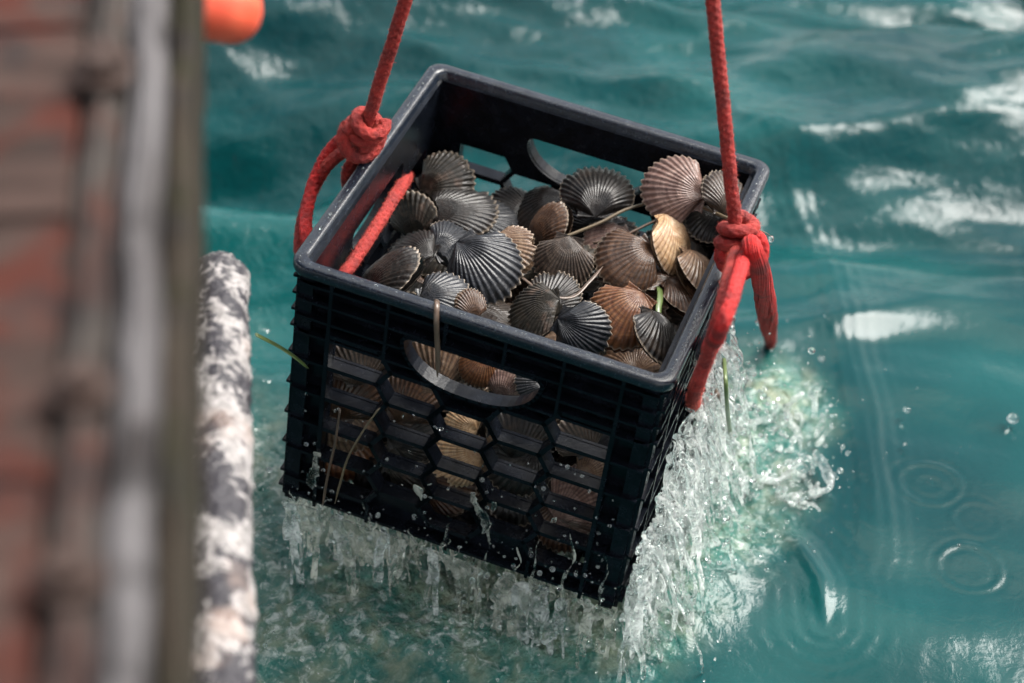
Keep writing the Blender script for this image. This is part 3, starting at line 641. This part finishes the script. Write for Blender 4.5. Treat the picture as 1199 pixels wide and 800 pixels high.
o2 = np.array([-.004, .013, .002]); parts.append(rope_part('loop', [K1 + dn1 * .012 + o2 * .6, q(407, 168, -.184) + o2, q(384, 190, -.200) + o2, q(367, 222, -.206) + o2, q(358, 255, -.203) + o2, q(356, 285, -.192) + o2, q(364, 305, -.178) + o2, q(384, 300, -.156) + o2], None, M_wet))
for p_ in parts: adopt(p_, rl)
rr_ = tag(empty('lifting_rope', Matrix.Translation(w(K2))), 'red rope with a frayed tail knotted over the right rim', 'rope', 'ropes lifting the crate')
dn2 = (K2 - TOPP) / np.linalg.norm(K2 - TOPP)
parts = [rope_part('standing_line', [K2 + dn2 * .012, upto(K2, .02), upto(K2, .1), upto(K2, .3), upto(K2, .6), upto(K2, .93)], None)]
parts.append(rope_part('knot', coil(K2 + dn2 * .002, -dn2 + np.array([.25, .35, 0]), 2.3, .0122, .0128, 3.6), None))
parts.append(rope_part('knot', coil(K2 + dn2 * .018 + np.array([.004, 0, 0]), [.5, -.75, .35], 1.1, .0185, .005, 0.9), None, M_wet))
parts.append(rope_part('loop', [K2 + dn2 * .015, q(857, 312, .180), q(849, 345, .187), q(838, 385, .189), q(826, 425, .187), q(816, 452, .183), q(812, 470, .172), q(814, 474, .158), q(820, 470, .140)], None))
parts.append(rope_part('loop', [K2 + dn2 * .017 + np.array([.006, .004, 0]), q(866, 318, .192), q(856, 352, .197), q(843, 388, .196), q(833, 405, .184), q(830, 408, .165), q(828, 405, .14)], None, M_wet))
tp = w(np.array([K2 + dn2 * .008 + np.array([.012, .004, 0]), q(880, 288, .190), q(889, 312, .198), q(895, 345, .199), q(899, 375, .197), q(903, 406, .194)]))
TC, ts = spline(tp, .003); TT, TN, TB = frames(TC); fv = []; ff = []; nf = 0
for k in range(230):                                         # the rope end has come apart into yarns
    n = int(len(TC) * (.55 + .45 * fr.random() ** .5)) if k > 30 else len(TC); x = np.linspace(0, 1, len(TC))[:n]; a0 = fr.uniform(0, 6.28); r0 = RR * math.sqrt(fr.random()) * .95; s0 = fr.uniform(0, 99)
    sp = r0 * (1.15 + .8 * np.sin(np.clip(x, 0, 1) * 2.6)) * (1 - .35 * x ** 3); aa = a0 + x * 3.5 + .6 * perlin(p3(x * 6, s0), 31)
    C = TC[:n] + TN[:n] * (sp * np.cos(aa))[:, None] + TB[:n] * (sp * np.sin(aa))[:, None] + .0012 * x[:, None] * np.stack([perlin(p3(x * 14, s0, m_ * 2.), 32) for m_ in range(3)], -1)
    v_, f_ = sweep(C, .00085 * (1 - .6 * x), 5); fv.append(v_); ff += [tuple(i_ + nf for i_ in g_) for g_ in fix_quads(f_)]; nf += len(v_)
tail = link('frayed_tail', mesh_from('frayed_tail', np.vstack(fv), ff), M_wet)
tag(tail, 'bright wet red frayed rope end'); parts.append(tail)
for p_ in parts: adopt(p_, rr_)

# ------------------------------------------------------------------ weed and twigs
def stem_mat(name, c, c2): t = NT(name); n = t.noise(t.coord('Object'), 60, 3); t.set(Base_Color=t.mix(n, c, c2), Roughness=.4, Coat_Weight=.3); return t.m
M_green = stem_mat('weed_green', (0.05, 0.085, 0.02), (0.13, 0.18, 0.05)); M_brown = stem_mat('weed_brown', (0.045, 0.028, 0.018), (0.12, 0.075, 0.05)); M_straw = stem_mat('weed_straw', (0.07, 0.052, 0.03), (0.16, 0.12, 0.07))
def strand_thing(name, pts, r, mat, label, cat, flat=.35):
    P = np.array([w(p) for p in pts]); C, s = spline(P, .003); x = s / s[-1]
    V, F = sweep(C, r * np.clip(np.minimum(1, 6 * (1 - x) + .15), .1, 1), 8, flat=flat); return tag(link(name, mesh_from(name, V, fix_quads(F)), mat), label, cat)
c_ = at_c
strand_thing('twig', [c_(655,280,2,.214), c_(700,262,2,.224), c_(740,243,2,.232), c_(790,235,2,.236), c_(822,243,2,.248), c_(846,253,2,.268), c_(872,264,2,.288), c_(895,272,2,.290), c_(903,277,2,.286)], .0015, M_straw, 'thin straw coloured twig lying from the heap out past the right rope', 'twig', 1)
strand_thing('twig', [c_(695,285,2,.215), c_(730,276,2,.225), c_(760,262,2,.232), c_(792,248,2,.240), c_(815,242,2,.246)], .0013, M_brown, 'thin brown twig crossing the middle of the heap', 'twig', 1)
strand_thing('weed_strand', [c_(612,326,2,.236), c_(640,345,2,.240), c_(670,348,2,.238), c_(690,330,2,.240), c_(706,312,2,.240)], .0019, M_brown, 'dark weed strand beneath the grey fan scallop', 'weed', .5)
strand_thing('weed_strand', [c_(512,352,2,.262), (c_(511,362,1,-.159)*[1,1,0]+[0,0,.2818]), c_(511,374,1,-.1690), c_(512,400,1,-.1695), c_(513,425,1,-.1695), c_(512,442,1,-.1695)], .0024, M_brown, 'wet brown weed strand hanging over the front rim', 'weed', .45)
strand_thing('seagrass_blade', [c_(300,392,1,-.19), c_(325,405,1,-.182), c_(345,418,1,-.178), c_(362,432,1,-.170)], .0028, M_green, 'short green seagrass blade sticking out at the crate\'s left edge', 'seagrass', .3)
strand_thing('weed_strand', [c_(444,478,1,-.168), c_(425,505,1,-.172), c_(408,535,1,-.174), c_(400,560,1,-.174), c_(392,590,1,-.176)], .0016, M_straw, 'straw coloured weed strand on the lower left of the front face', 'weed', .5)
strand_thing('weed_strand', [c_(398,480,1,-.167), c_(392,520,1,-.170), c_(384,556,1,-.171), c_(377,596,1,-.172)], .0026, M_brown, 'brown weed strand down the left honeycomb column', 'weed', .4)
strand_thing('seagrass_blade', [c_(848,420,0,.185), c_(850,450,0,.195), c_(852,485,0,.20), c_(856,515,0,.20)], .0020, M_green, 'green seagrass blade hanging outside the right wall', 'seagrass', .35)
strand_thing('weed_strand', [c_(836,448,0,.172), c_(840,462,0,.182), c_(843,477,0,.184)], .0022, M_brown, 'short brown weed scrap below the right rope loop', 'weed', .5)
strand_thing('weed_strand', [c_(770,330,2,.205), c_(773,345,2,.215), c_(771,365,2,.215), c_(775,380,2,.21)], .003, M_green, 'green weed blade between the orange and black scallops', 'weed', .3)

# ------------------------------------------------------------------ gloved hand at the top, arm reaching over the dock
def skin_mesh(name, joints, bones, mat, sub=2):
    me = bpy.data.meshes.new(name); me.from_pydata([j[0] for j in joints], bones, []); o = bpy.data.objects.new(name + '_t', me); COL.objects.link(o)
    sk = o.modifiers.new('s', 'SKIN'); sk.use_smooth_shade = True
    for v, j in zip(me.skin_vertices[0].data, joints): v.radius = (j[1], j[1])
    me.skin_vertices[0].data[0].use_root = True
    sb = o.modifiers.new('u', 'SUBSURF'); sb.levels = sub; sb.render_levels = sub
    dg = bpy.context.evaluated_depsgraph_get(); m2 = bpy.data.meshes.new_from_object(o.evaluated_get(dg)); bpy.data.objects.remove(o)
    m2.name = name; m2.materials.clear(); m2.materials.append(mat); m2.polygons.foreach_set('use_smooth', np.ones(len(m2.polygons), bool)); return m2
t = NT('glove_rubber'); co = t.coord('Object'); n = t.noise(co, 90, 4, .6)
t.set(Base_Color=t.mix(t.ramp(n, .3, .7), (0.62, 0.070, 0.028), (0.74, 0.11, 0.05)), Roughness=.45, Subsurface_Weight=.15, Subsurface_Radius=(.01, .003, .002)); t.bump(n, .3, .002); M_glove = t.m
tip = at_d(214, 30, 1.30)
hx = camR * .95 - camU * .06 + camF * .1; hx /= np.linalg.norm(hx); hy = camU - hx * (camU @ hx); hy /= np.linalg.norm(hy); hz = np.cross(hx, hy)
HMx = Matrix(((hx[0], hy[0], hz[0], tip[0]), (hx[1], hy[1], hz[1], tip[1]), (hx[2], hy[2], hz[2], tip[2]), (0, 0, 0, 1)))
HMx = HMx @ Matrix.Scale(1.75, 4)
hand = tag(empty('gloved_hand', HMx), 'bright orange rubber-gloved hand reaching past the dock edge at the top', 'hand')
J = [((-.10, .055, 0), .030), ((-.065, .050, 0), .034)]; Bn = [(0, 1)]                     # palm
for k, (y0, l, z0) in enumerate([(.012, .070, .0), (.034, .066, .004), (.056, .060, .004), (.077, .050, 0)]):
    a0 = len(J); J += [((-.045, y0, z0), .0155), ((-.045 + l * .45, y0 - .002, z0 + .006), .0145), ((-.045 + l * .8, y0 - .004, z0 - .002), .0138), ((-.045 + l, y0 - .006, z0 - .014), .0125)]
    Bn += [(1, a0), (a0, a0 + 1), (a0 + 1, a0 + 2), (a0 + 2, a0 + 3)]
a0 = len(J); J += [((-.085, .015, -.02), .017), ((-.060, -.006, -.034), .0155), ((-.035, -.012, -.040), .013)]; Bn += [(0, a0), (a0, a0 + 1), (a0 + 1, a0 + 2)]   # thumb
link('glove', skin_mesh('glove', J, Bn, M_glove), None, hand)
arm = [((-.10, .055, 0), .033), ((-.16, .075, .0), .038), ((-.26, .16, .03), .043), ((-.38, .34, .06), .050), ((-.46, .55, .10), .055)]
link('sleeve', skin_mesh('sleeve', arm, [(i, i + 1) for i in range(4)], M_glove), None, hand)

# ------------------------------------------------------------------ falling water and splash
def water_mat(name, white, rough, tint=(0.93, 0.985, 0.97), bub=60, col=(0.90, 0.93, 0.91)):
    t = NT(name); co = t.coord('Object')
    t.set(Base_Color=tint, Roughness=rough, IOR=1.333, Transmission_Weight=1.0)
    t.bump(t.noise(co, 210, 3, .6), .35, .003)
    d = t.new('ShaderNodeBsdfDiffuse'); d.inputs[0].default_value = (*col, 1); tr = t.new('ShaderNodeBsdfTranslucent'); tr.inputs[0].default_value = (*col, 1)
    m1 = t.new('ShaderNodeMixShader'); m1.inputs[0].default_value = .62; t.l.new(d.outputs[0], m1.inputs[1]); t.l.new(tr.outputs[0], m1.inputs[2])
    m2 = t.new('ShaderNodeMixShader'); t.put(m2.inputs[0], t.math('MULTIPLY', t.ramp(t.noise(co, bub, 4, .65, .5), .42, .68), white))
    t.l.new(t.b.outputs[0], m2.inputs[1]); t.l.new(m1.outputs[0], m2.inputs[2]); t.l.new(m2.outputs[0], t.out.inputs[0]); return t.m
M_clear = water_mat('falling_water', .60, .015, (0.97, 0.98, 0.93), col=(0.93, 0.94, 0.86)); M_white = water_mat('white_water', .85, .04); M_drop = water_mat('droplets', .25, .02)
def fuse(name, parts, voxel, mat, it=3, noise=0.0015):
    V = []; F = []; n = 0
    for v, f in parts: V.append(v); F += [tuple(i + n for i in q_) for q_ in fix_quads(f)]; n += len(v)
    me = mesh_from(name + '_t', np.vstack(V), F); o = bpy.data.objects.new(name + '_t', me); COL.objects.link(o)
    r = o.modifiers.new('r', 'REMESH'); r.mode = 'VOXEL'; r.voxel_size = voxel; r.adaptivity = 0
    s_ = o.modifiers.new('s', 'SMOOTH'); s_.iterations = it; s_.factor = .5
    dg = bpy.context.evaluated_depsgraph_get(); m2 = bpy.data.meshes.new_from_object(o.evaluated_get(dg)); bpy.data.objects.remove(o); bpy.data.meshes.remove(me)
    P = np.empty(len(m2.vertices) * 3, np.float32); m2.vertices.foreach_get('co', P); P = P.reshape(-1, 3)
    D = np.stack([perlin(P * 75 + k * 9.1, 80 + k) + .5 * perlin(P * 170 + k * 9.1, 83 + k) for k in range(3)], -1) * noise
    m2.vertices.foreach_set('co', (P + D).astype(np.float32).ravel()); m2.polygons.foreach_set('use_smooth', np.ones(len(m2.polygons), bool))
    m2.name = name; m2.update(); m2.materials.clear(); m2.materials.append(mat); return m2
sr = np.random.default_rng(12)
def fall(p0, v0, tmax, r0, r1, floor=-0.004, wob=.006, bead=.5):
    tt = np.linspace(0, tmax, 26); P = np.asarray(p0)[None] + np.outer(tt, v0) + np.outer(tt * tt, [0, 0, -4.9]); k = P[:, 2] > floor
    m = max(4, k.sum() + 1); P = P[:m]; s0 = sr.uniform(0, 50); x = np.linspace(0, 1, len(P))
    P = P + wob * x[:, None] ** .7 * np.stack([perlin(p3(x * 3 + s0, P[:, 2] * 14, j * 2.2), 90) for j in range(3)], -1)
    r = (r0 + (r1 - r0) * x) * np.clip(1 + bead * 1.7 * perlin(p3(x * 6 + s0, s0), 91), .25, 2); r[0] *= .6
    return sweep(P, r, 8)
clear = []
def ce(x, y, z): return w((x, y, z))
white = []
def stream(p0, vel, tmax, n, spread, r, face=None, floor=-.004, out=None):      # a bundle of strands that fuse into one fluted stream
    tt = np.linspace(0, tmax, 30); base = np.asarray(p0)[None] + np.outer(tt, vel) + np.outer(tt * tt, [0, 0, -4.9])
    if face is not None: base = np.vstack([face, base + (face[-1] - base[0])])
    m = max(5, int((base[:, 2] > floor).sum()) + 1); base = base[:m]; x = np.linspace(0, 1, m); s0 = sr.uniform(0, 90)
    base = base + .006 * x[:, None] * np.stack([perlin(p3(x * 2.2 + s0, s0, j * 1.7), 90) for j in range(3)], -1)
    for k in range(n):
        s1 = sr.uniform(0, 90); off = np.array([sr.normal(0, 1), sr.normal(0, .35), 0]) * spread; L = max(5, int(m * sr.uniform(.55, 1)))
        P = base + off * (.45 + .9 * x[:, None]) + .007 * x[:, None] * np.stack([perlin(p3(x * 3 + s1, s1, j * 2.2), 93) for j in range(3)], -1)
        rr2 = r * sr.uniform(.5, 1.3) * np.clip(1 + 1.3 * perlin(p3(x * 5 + s1, s1), 91), .3, 2) * np.interp(x, [0, .12, 1], [.5, 1, .8])
        (clear if out is None else out).append(sweep(P[:L], rr2[:L], 8))
for x0, z0, n, r in [(-.150, .02, 6, .0024), (-.128, .05, 4, .0018), (-.100, .075, 7, .0022), (-.082, .03, 4, .0018), (-.058, .085, 8, .0026), (-.035, .02, 4, .0018), (-.012, .06, 6, .0022), (.012, .02, 4, .0017), (.035, .05, 5, .0020), (.062, .09, 9, .0028), (.078, .04, 9, .0032), (.095, .08, 10, .0030), (.112, .03, 6, .0024), (.135, .10, 6, .0022), (.155, .05, 5, .0022)]:
    z0 *= .12; k = 3; f = np.linspace(0, 1, k); s0 = sr.uniform(0, 50); wv = .012 * perlin(p3(f * 2.4 + s0, s0), 95)
    face = w(np.stack([x0 + wv, np.full(k, -.1672), z0 * (1 - f)], 1))
    stream(face[-1], (sr.normal(0, .05), sr.uniform(-.16, -.02), -.25), .2, n, .0042, r, face, out=white if x0 in (-.150, -.100, .078, .095, .112, -.058, -.012) else None)
for k in range(12):                                          # thin trickles down the lower face
    x = sr.uniform(-.155, .16); z0 = sr.uniform(.02, .07) + .05 * max(0, x) / .16; f = np.linspace(0, 1, 12); s0 = sr.uniform(0, 50)
    C, s = spline(w(np.stack([x + .018 * perlin(p3(f * 2.4 + s0, s0), 95), -.1660 - .002 * np.sin(f * 3), z0 * (1 - f) - .01 * f], 1)), .003)
    clear.append(sweep(C, np.interp(s / s[-1], [0, .25, 1], [.0003, .0011, .0016]) * np.clip(1 + 1.2 * perlin(p3(s * 60 + s0, s0), 96), .3, 2), 8))
for k in range(170):                                          # stray threads from the underside
    y = -.150 + abs(sr.normal(0, .02)) if sr.random() < .6 else sr.uniform(-.13, .12)
    clear.append(fall(ce(sr.uniform(-.163, .163), y, .002), (sr.normal(0, .06), sr.normal(-.04, .06), sr.uniform(-.3, 0)), sr.uniform(.06, .17), sr.uniform(.001, .0024), sr.uniform(.0006, .0020), wob=.014, bead=1.0))
def sheet(origin, du, dv, nu, nv, thr, seed, th=.0011):      # torn film of water: holes and fingers towards its lower edge
    u = np.linspace(0, 1, nu)[None, :]; v = np.linspace(0, 1, nv)[:, None]
    P = np.asarray(origin) + u[..., None] * du + v[..., None] * dv + (v ** 2)[..., None] * np.array([0, 0, -.01])
    Lu, Lv = np.linalg.norm(du), np.linalg.norm(dv); n = perlin(p3(u * Lu * 40 + seed, v * Lv * 13, seed), 97) + .4 * perlin(p3(u * Lu * 110, v * Lv * 50, seed), 98)
    nr_ = np.cross(du, dv); nr_ /= np.linalg.norm(nr_); P = P + nr_ * (.010 * perlin(p3(u * Lu * 18, v * Lv * 18, seed), 99) * (.2 + v))[..., None]
    keep = n > thr + .5 * v - .25; idx = np.arange(nu * nv).reshape(nv, nu); V = np.vstack([(P + nr_ * th).reshape(-1, 3), (P - nr_ * th).reshape(-1, 3)]); F = []; m = nu * nv
    kc = keep[:-1, :-1] & keep[1:, 1:]
    for i, j in zip(*np.nonzero(kc)):
        a, b_, c2, d = idx[i, j], idx[i, j+1], idx[i+1, j+1], idx[i+1, j]; F += [(a, b_, c2, d), (m+d, m+c2, m+b_, m+a)]
        for (ii_, jj_, p_, q_) in ((i-1, j, a, b_), (i, j+1, b_, c2), (i+1, j, c2, d), (i, j-1, d, a)):
            if not (0 <= ii_ < kc.shape[0] and 0 <= jj_ < kc.shape[1]) or not kc[ii_, jj_]: F.append((q_, p_, m+p_, m+q_))
    return V, np.array(F)
eL, eR = ce(-.163, -.164, .004), ce(.163, -.164, .004)
clear.append(sheet(eL, eR - eL, np.array([0, -.016, -.10]), 120, 50, .24, 3.3, .0013))
clear.append(sheet(ce(-.16, -.1672, .075), ce(.16, -.1672, .11) - ce(-.16, -.1672, .075), ce(0, -.1672, 0) - ce(0, -.1655, .085), 130, 40, .42, 5.1, .0009))
fw = tag(link('falling_water', fuse('falling_water', clear, .0013, M_clear, 3, .0004)), 'clear water streaming off the bottom edge and front of the crate', 'water', kind='stuff')
for k in range(210):                                         # white cascade down the right wall
    y = sr.uniform(-.165, .10); z = sr.uniform(.0, .16) * (1 if y > -.1 else .7); white.append(fall(ce(.168, y, z), (abs(sr.normal(.08, .14)), sr.normal(-.03, .14), sr.uniform(-.3, .3)), sr.uniform(.08, .24), sr.uniform(.0009, .0030), sr.uniform(.0006, .0024), wob=.022, bead=1.1))
for k in range(2): white.append(sheet(ce(.169 + .006 * k, .08, .13 - .03 * k), ce(.17, -.165, .05) - ce(.17, .08, .13), np.array([.035 + .015 * k, -.01, -.13]), 110, 50, .20, 11.1 + k, .0018))
for k in range(36):                                          # crown thrown up beyond the cascade
    c = at_z(sr.uniform(850, 960), sr.uniform(470, 600), .0); white.append(fall(c + np.array([0, 0, .002]), (sr.normal(.06, .1), sr.normal(0, .1), sr.uniform(.35, .85)), sr.uniform(.06, .13), sr.uniform(.0018, .0045), .0012, wob=.012, bead=.8))
def ridge(px, h, r):                                         # a low curling lip of water along a line in the photograph
    P = np.array([at_z(x, y, h_) for (x, y), h_ in zip(px, h)]); C, s = spline(P, .003); return sweep(C, r * np.clip(1 + .9 * perlin(p3(s * 45, 4.4), 92), .35, 2), 10)
white.append(ridge([(905, 585), (930, 582), (955, 576), (972, 571), (966, 548), (955, 530)], [.004, .010, .014, .016, .016, .008], .0040))
white.append(ridge([(860, 575), (885, 560), (905, 565), (925, 555), (942, 560)], [.004, .008, .012, .010, .004], .0035))
white.append(ridge([(870, 500), (900, 490), (925, 498), (938, 515)], [.006, .012, .012, .004], .0032))
white.append(ridge([(865, 640), (872, 660), (880, 690), (878, 705)], [.006, .01, .008, .002], .0026))
ws = tag(link('splash', fuse('splash', white, .0013, M_white, 2, .0008)), 'white splashing water pouring down the right side of the crate', 'water', kind='stuff')
# droplets
bm = bmesh.new(); bmesh.ops.create_icosphere(bm, subdivisions=2, radius=1); iv = np.array([v.co[:] for v in bm.verts]); if_ = np.array([[v.index for v in f.verts] for f in bm.faces]); bm.free()
DP = []
def drops(n, fn, lo, hi):
    for k in range(n): DP.append((fn(), lo * (hi / lo) ** (sr.random() ** 2.2)))
drops(420, lambda: at_z(sr.normal(905, 38), sr.normal(520, 55), abs(sr.normal(.0, .045)) + .012), .0006, .0032)
drops(700, lambda: ce(.175 + abs(sr.normal(0, .03)), sr.uniform(-.2, .12), sr.uniform(-.03, .15)), .0006, .0030)
drops(300, lambda: ce(sr.uniform(-.18, .18), -.17 - abs(sr.normal(0, .02)), sr.uniform(-.05, .05)), .0006, .0028)
drops(90, lambda: ce(sr.uniform(-.15, .15), -.1668, sr.uniform(.02, .16)), .0008, .0024)
drops(160, lambda: at_z(sr.uniform(300, 860), sr.normal(745, 26), abs(sr.normal(0, .02)) + .010), .0006, .0030)
drops(70, lambda: at_z(sr.normal(285, 22), sr.uniform(300, 700), abs(sr.normal(0, .03)) + .008), .0006, .0022)
for s0_, s1_, ax_ in ((-1, 0, 0), (1, 0, 0), (0, -1, 1)): drops(60, (lambda a=s0_, b=s1_: ce(a * .160 if a else sr.uniform(-.16, .16), b * .160 if b else sr.uniform(-.16, .16), HT + .0004)), .0005, .0015)
drops(22, lambda: (lambda f: at_c(903 + 22 * f + sr.normal(0, 2), 408 + 62 * f, 0, .196))(sr.random()), .0010, .0028)
drops(26, lambda: at_c(sr.normal(935, 18), sr.normal(420, 14), 0, .21), .0007, .0024)
drops(60, lambda: at_z(sr.uniform(840, 1150), sr.uniform(420, 780), .006), .0005, .0016)
for px, py, s_ in [(874, 634, .0055), (785, 720, .0050), (962, 420, .0030), (1186, 490, .0055), (868, 636, .004), (1062, 480, .003)]: DP.append((at_z(px, py, .008), s_))
for x, y in [(903, 277)]: DP.append((c_(x, y + 3, 2, .284) @ CR.T + CT, .0026))
Vd = []; Fd = []
for k, (p, r) in enumerate(DP): Vd.append(iv * (r * (1 + sr.normal(0, .16, 3)))[None] + p); Fd.append(if_ + k * len(iv))
tag(link('spray_droplets', mesh_from('spray_droplets', np.vstack(Vd), np.vstack(Fd)), M_drop), 'glassy droplets flung from the splash and dripping off the rope', 'droplets', kind='stuff')
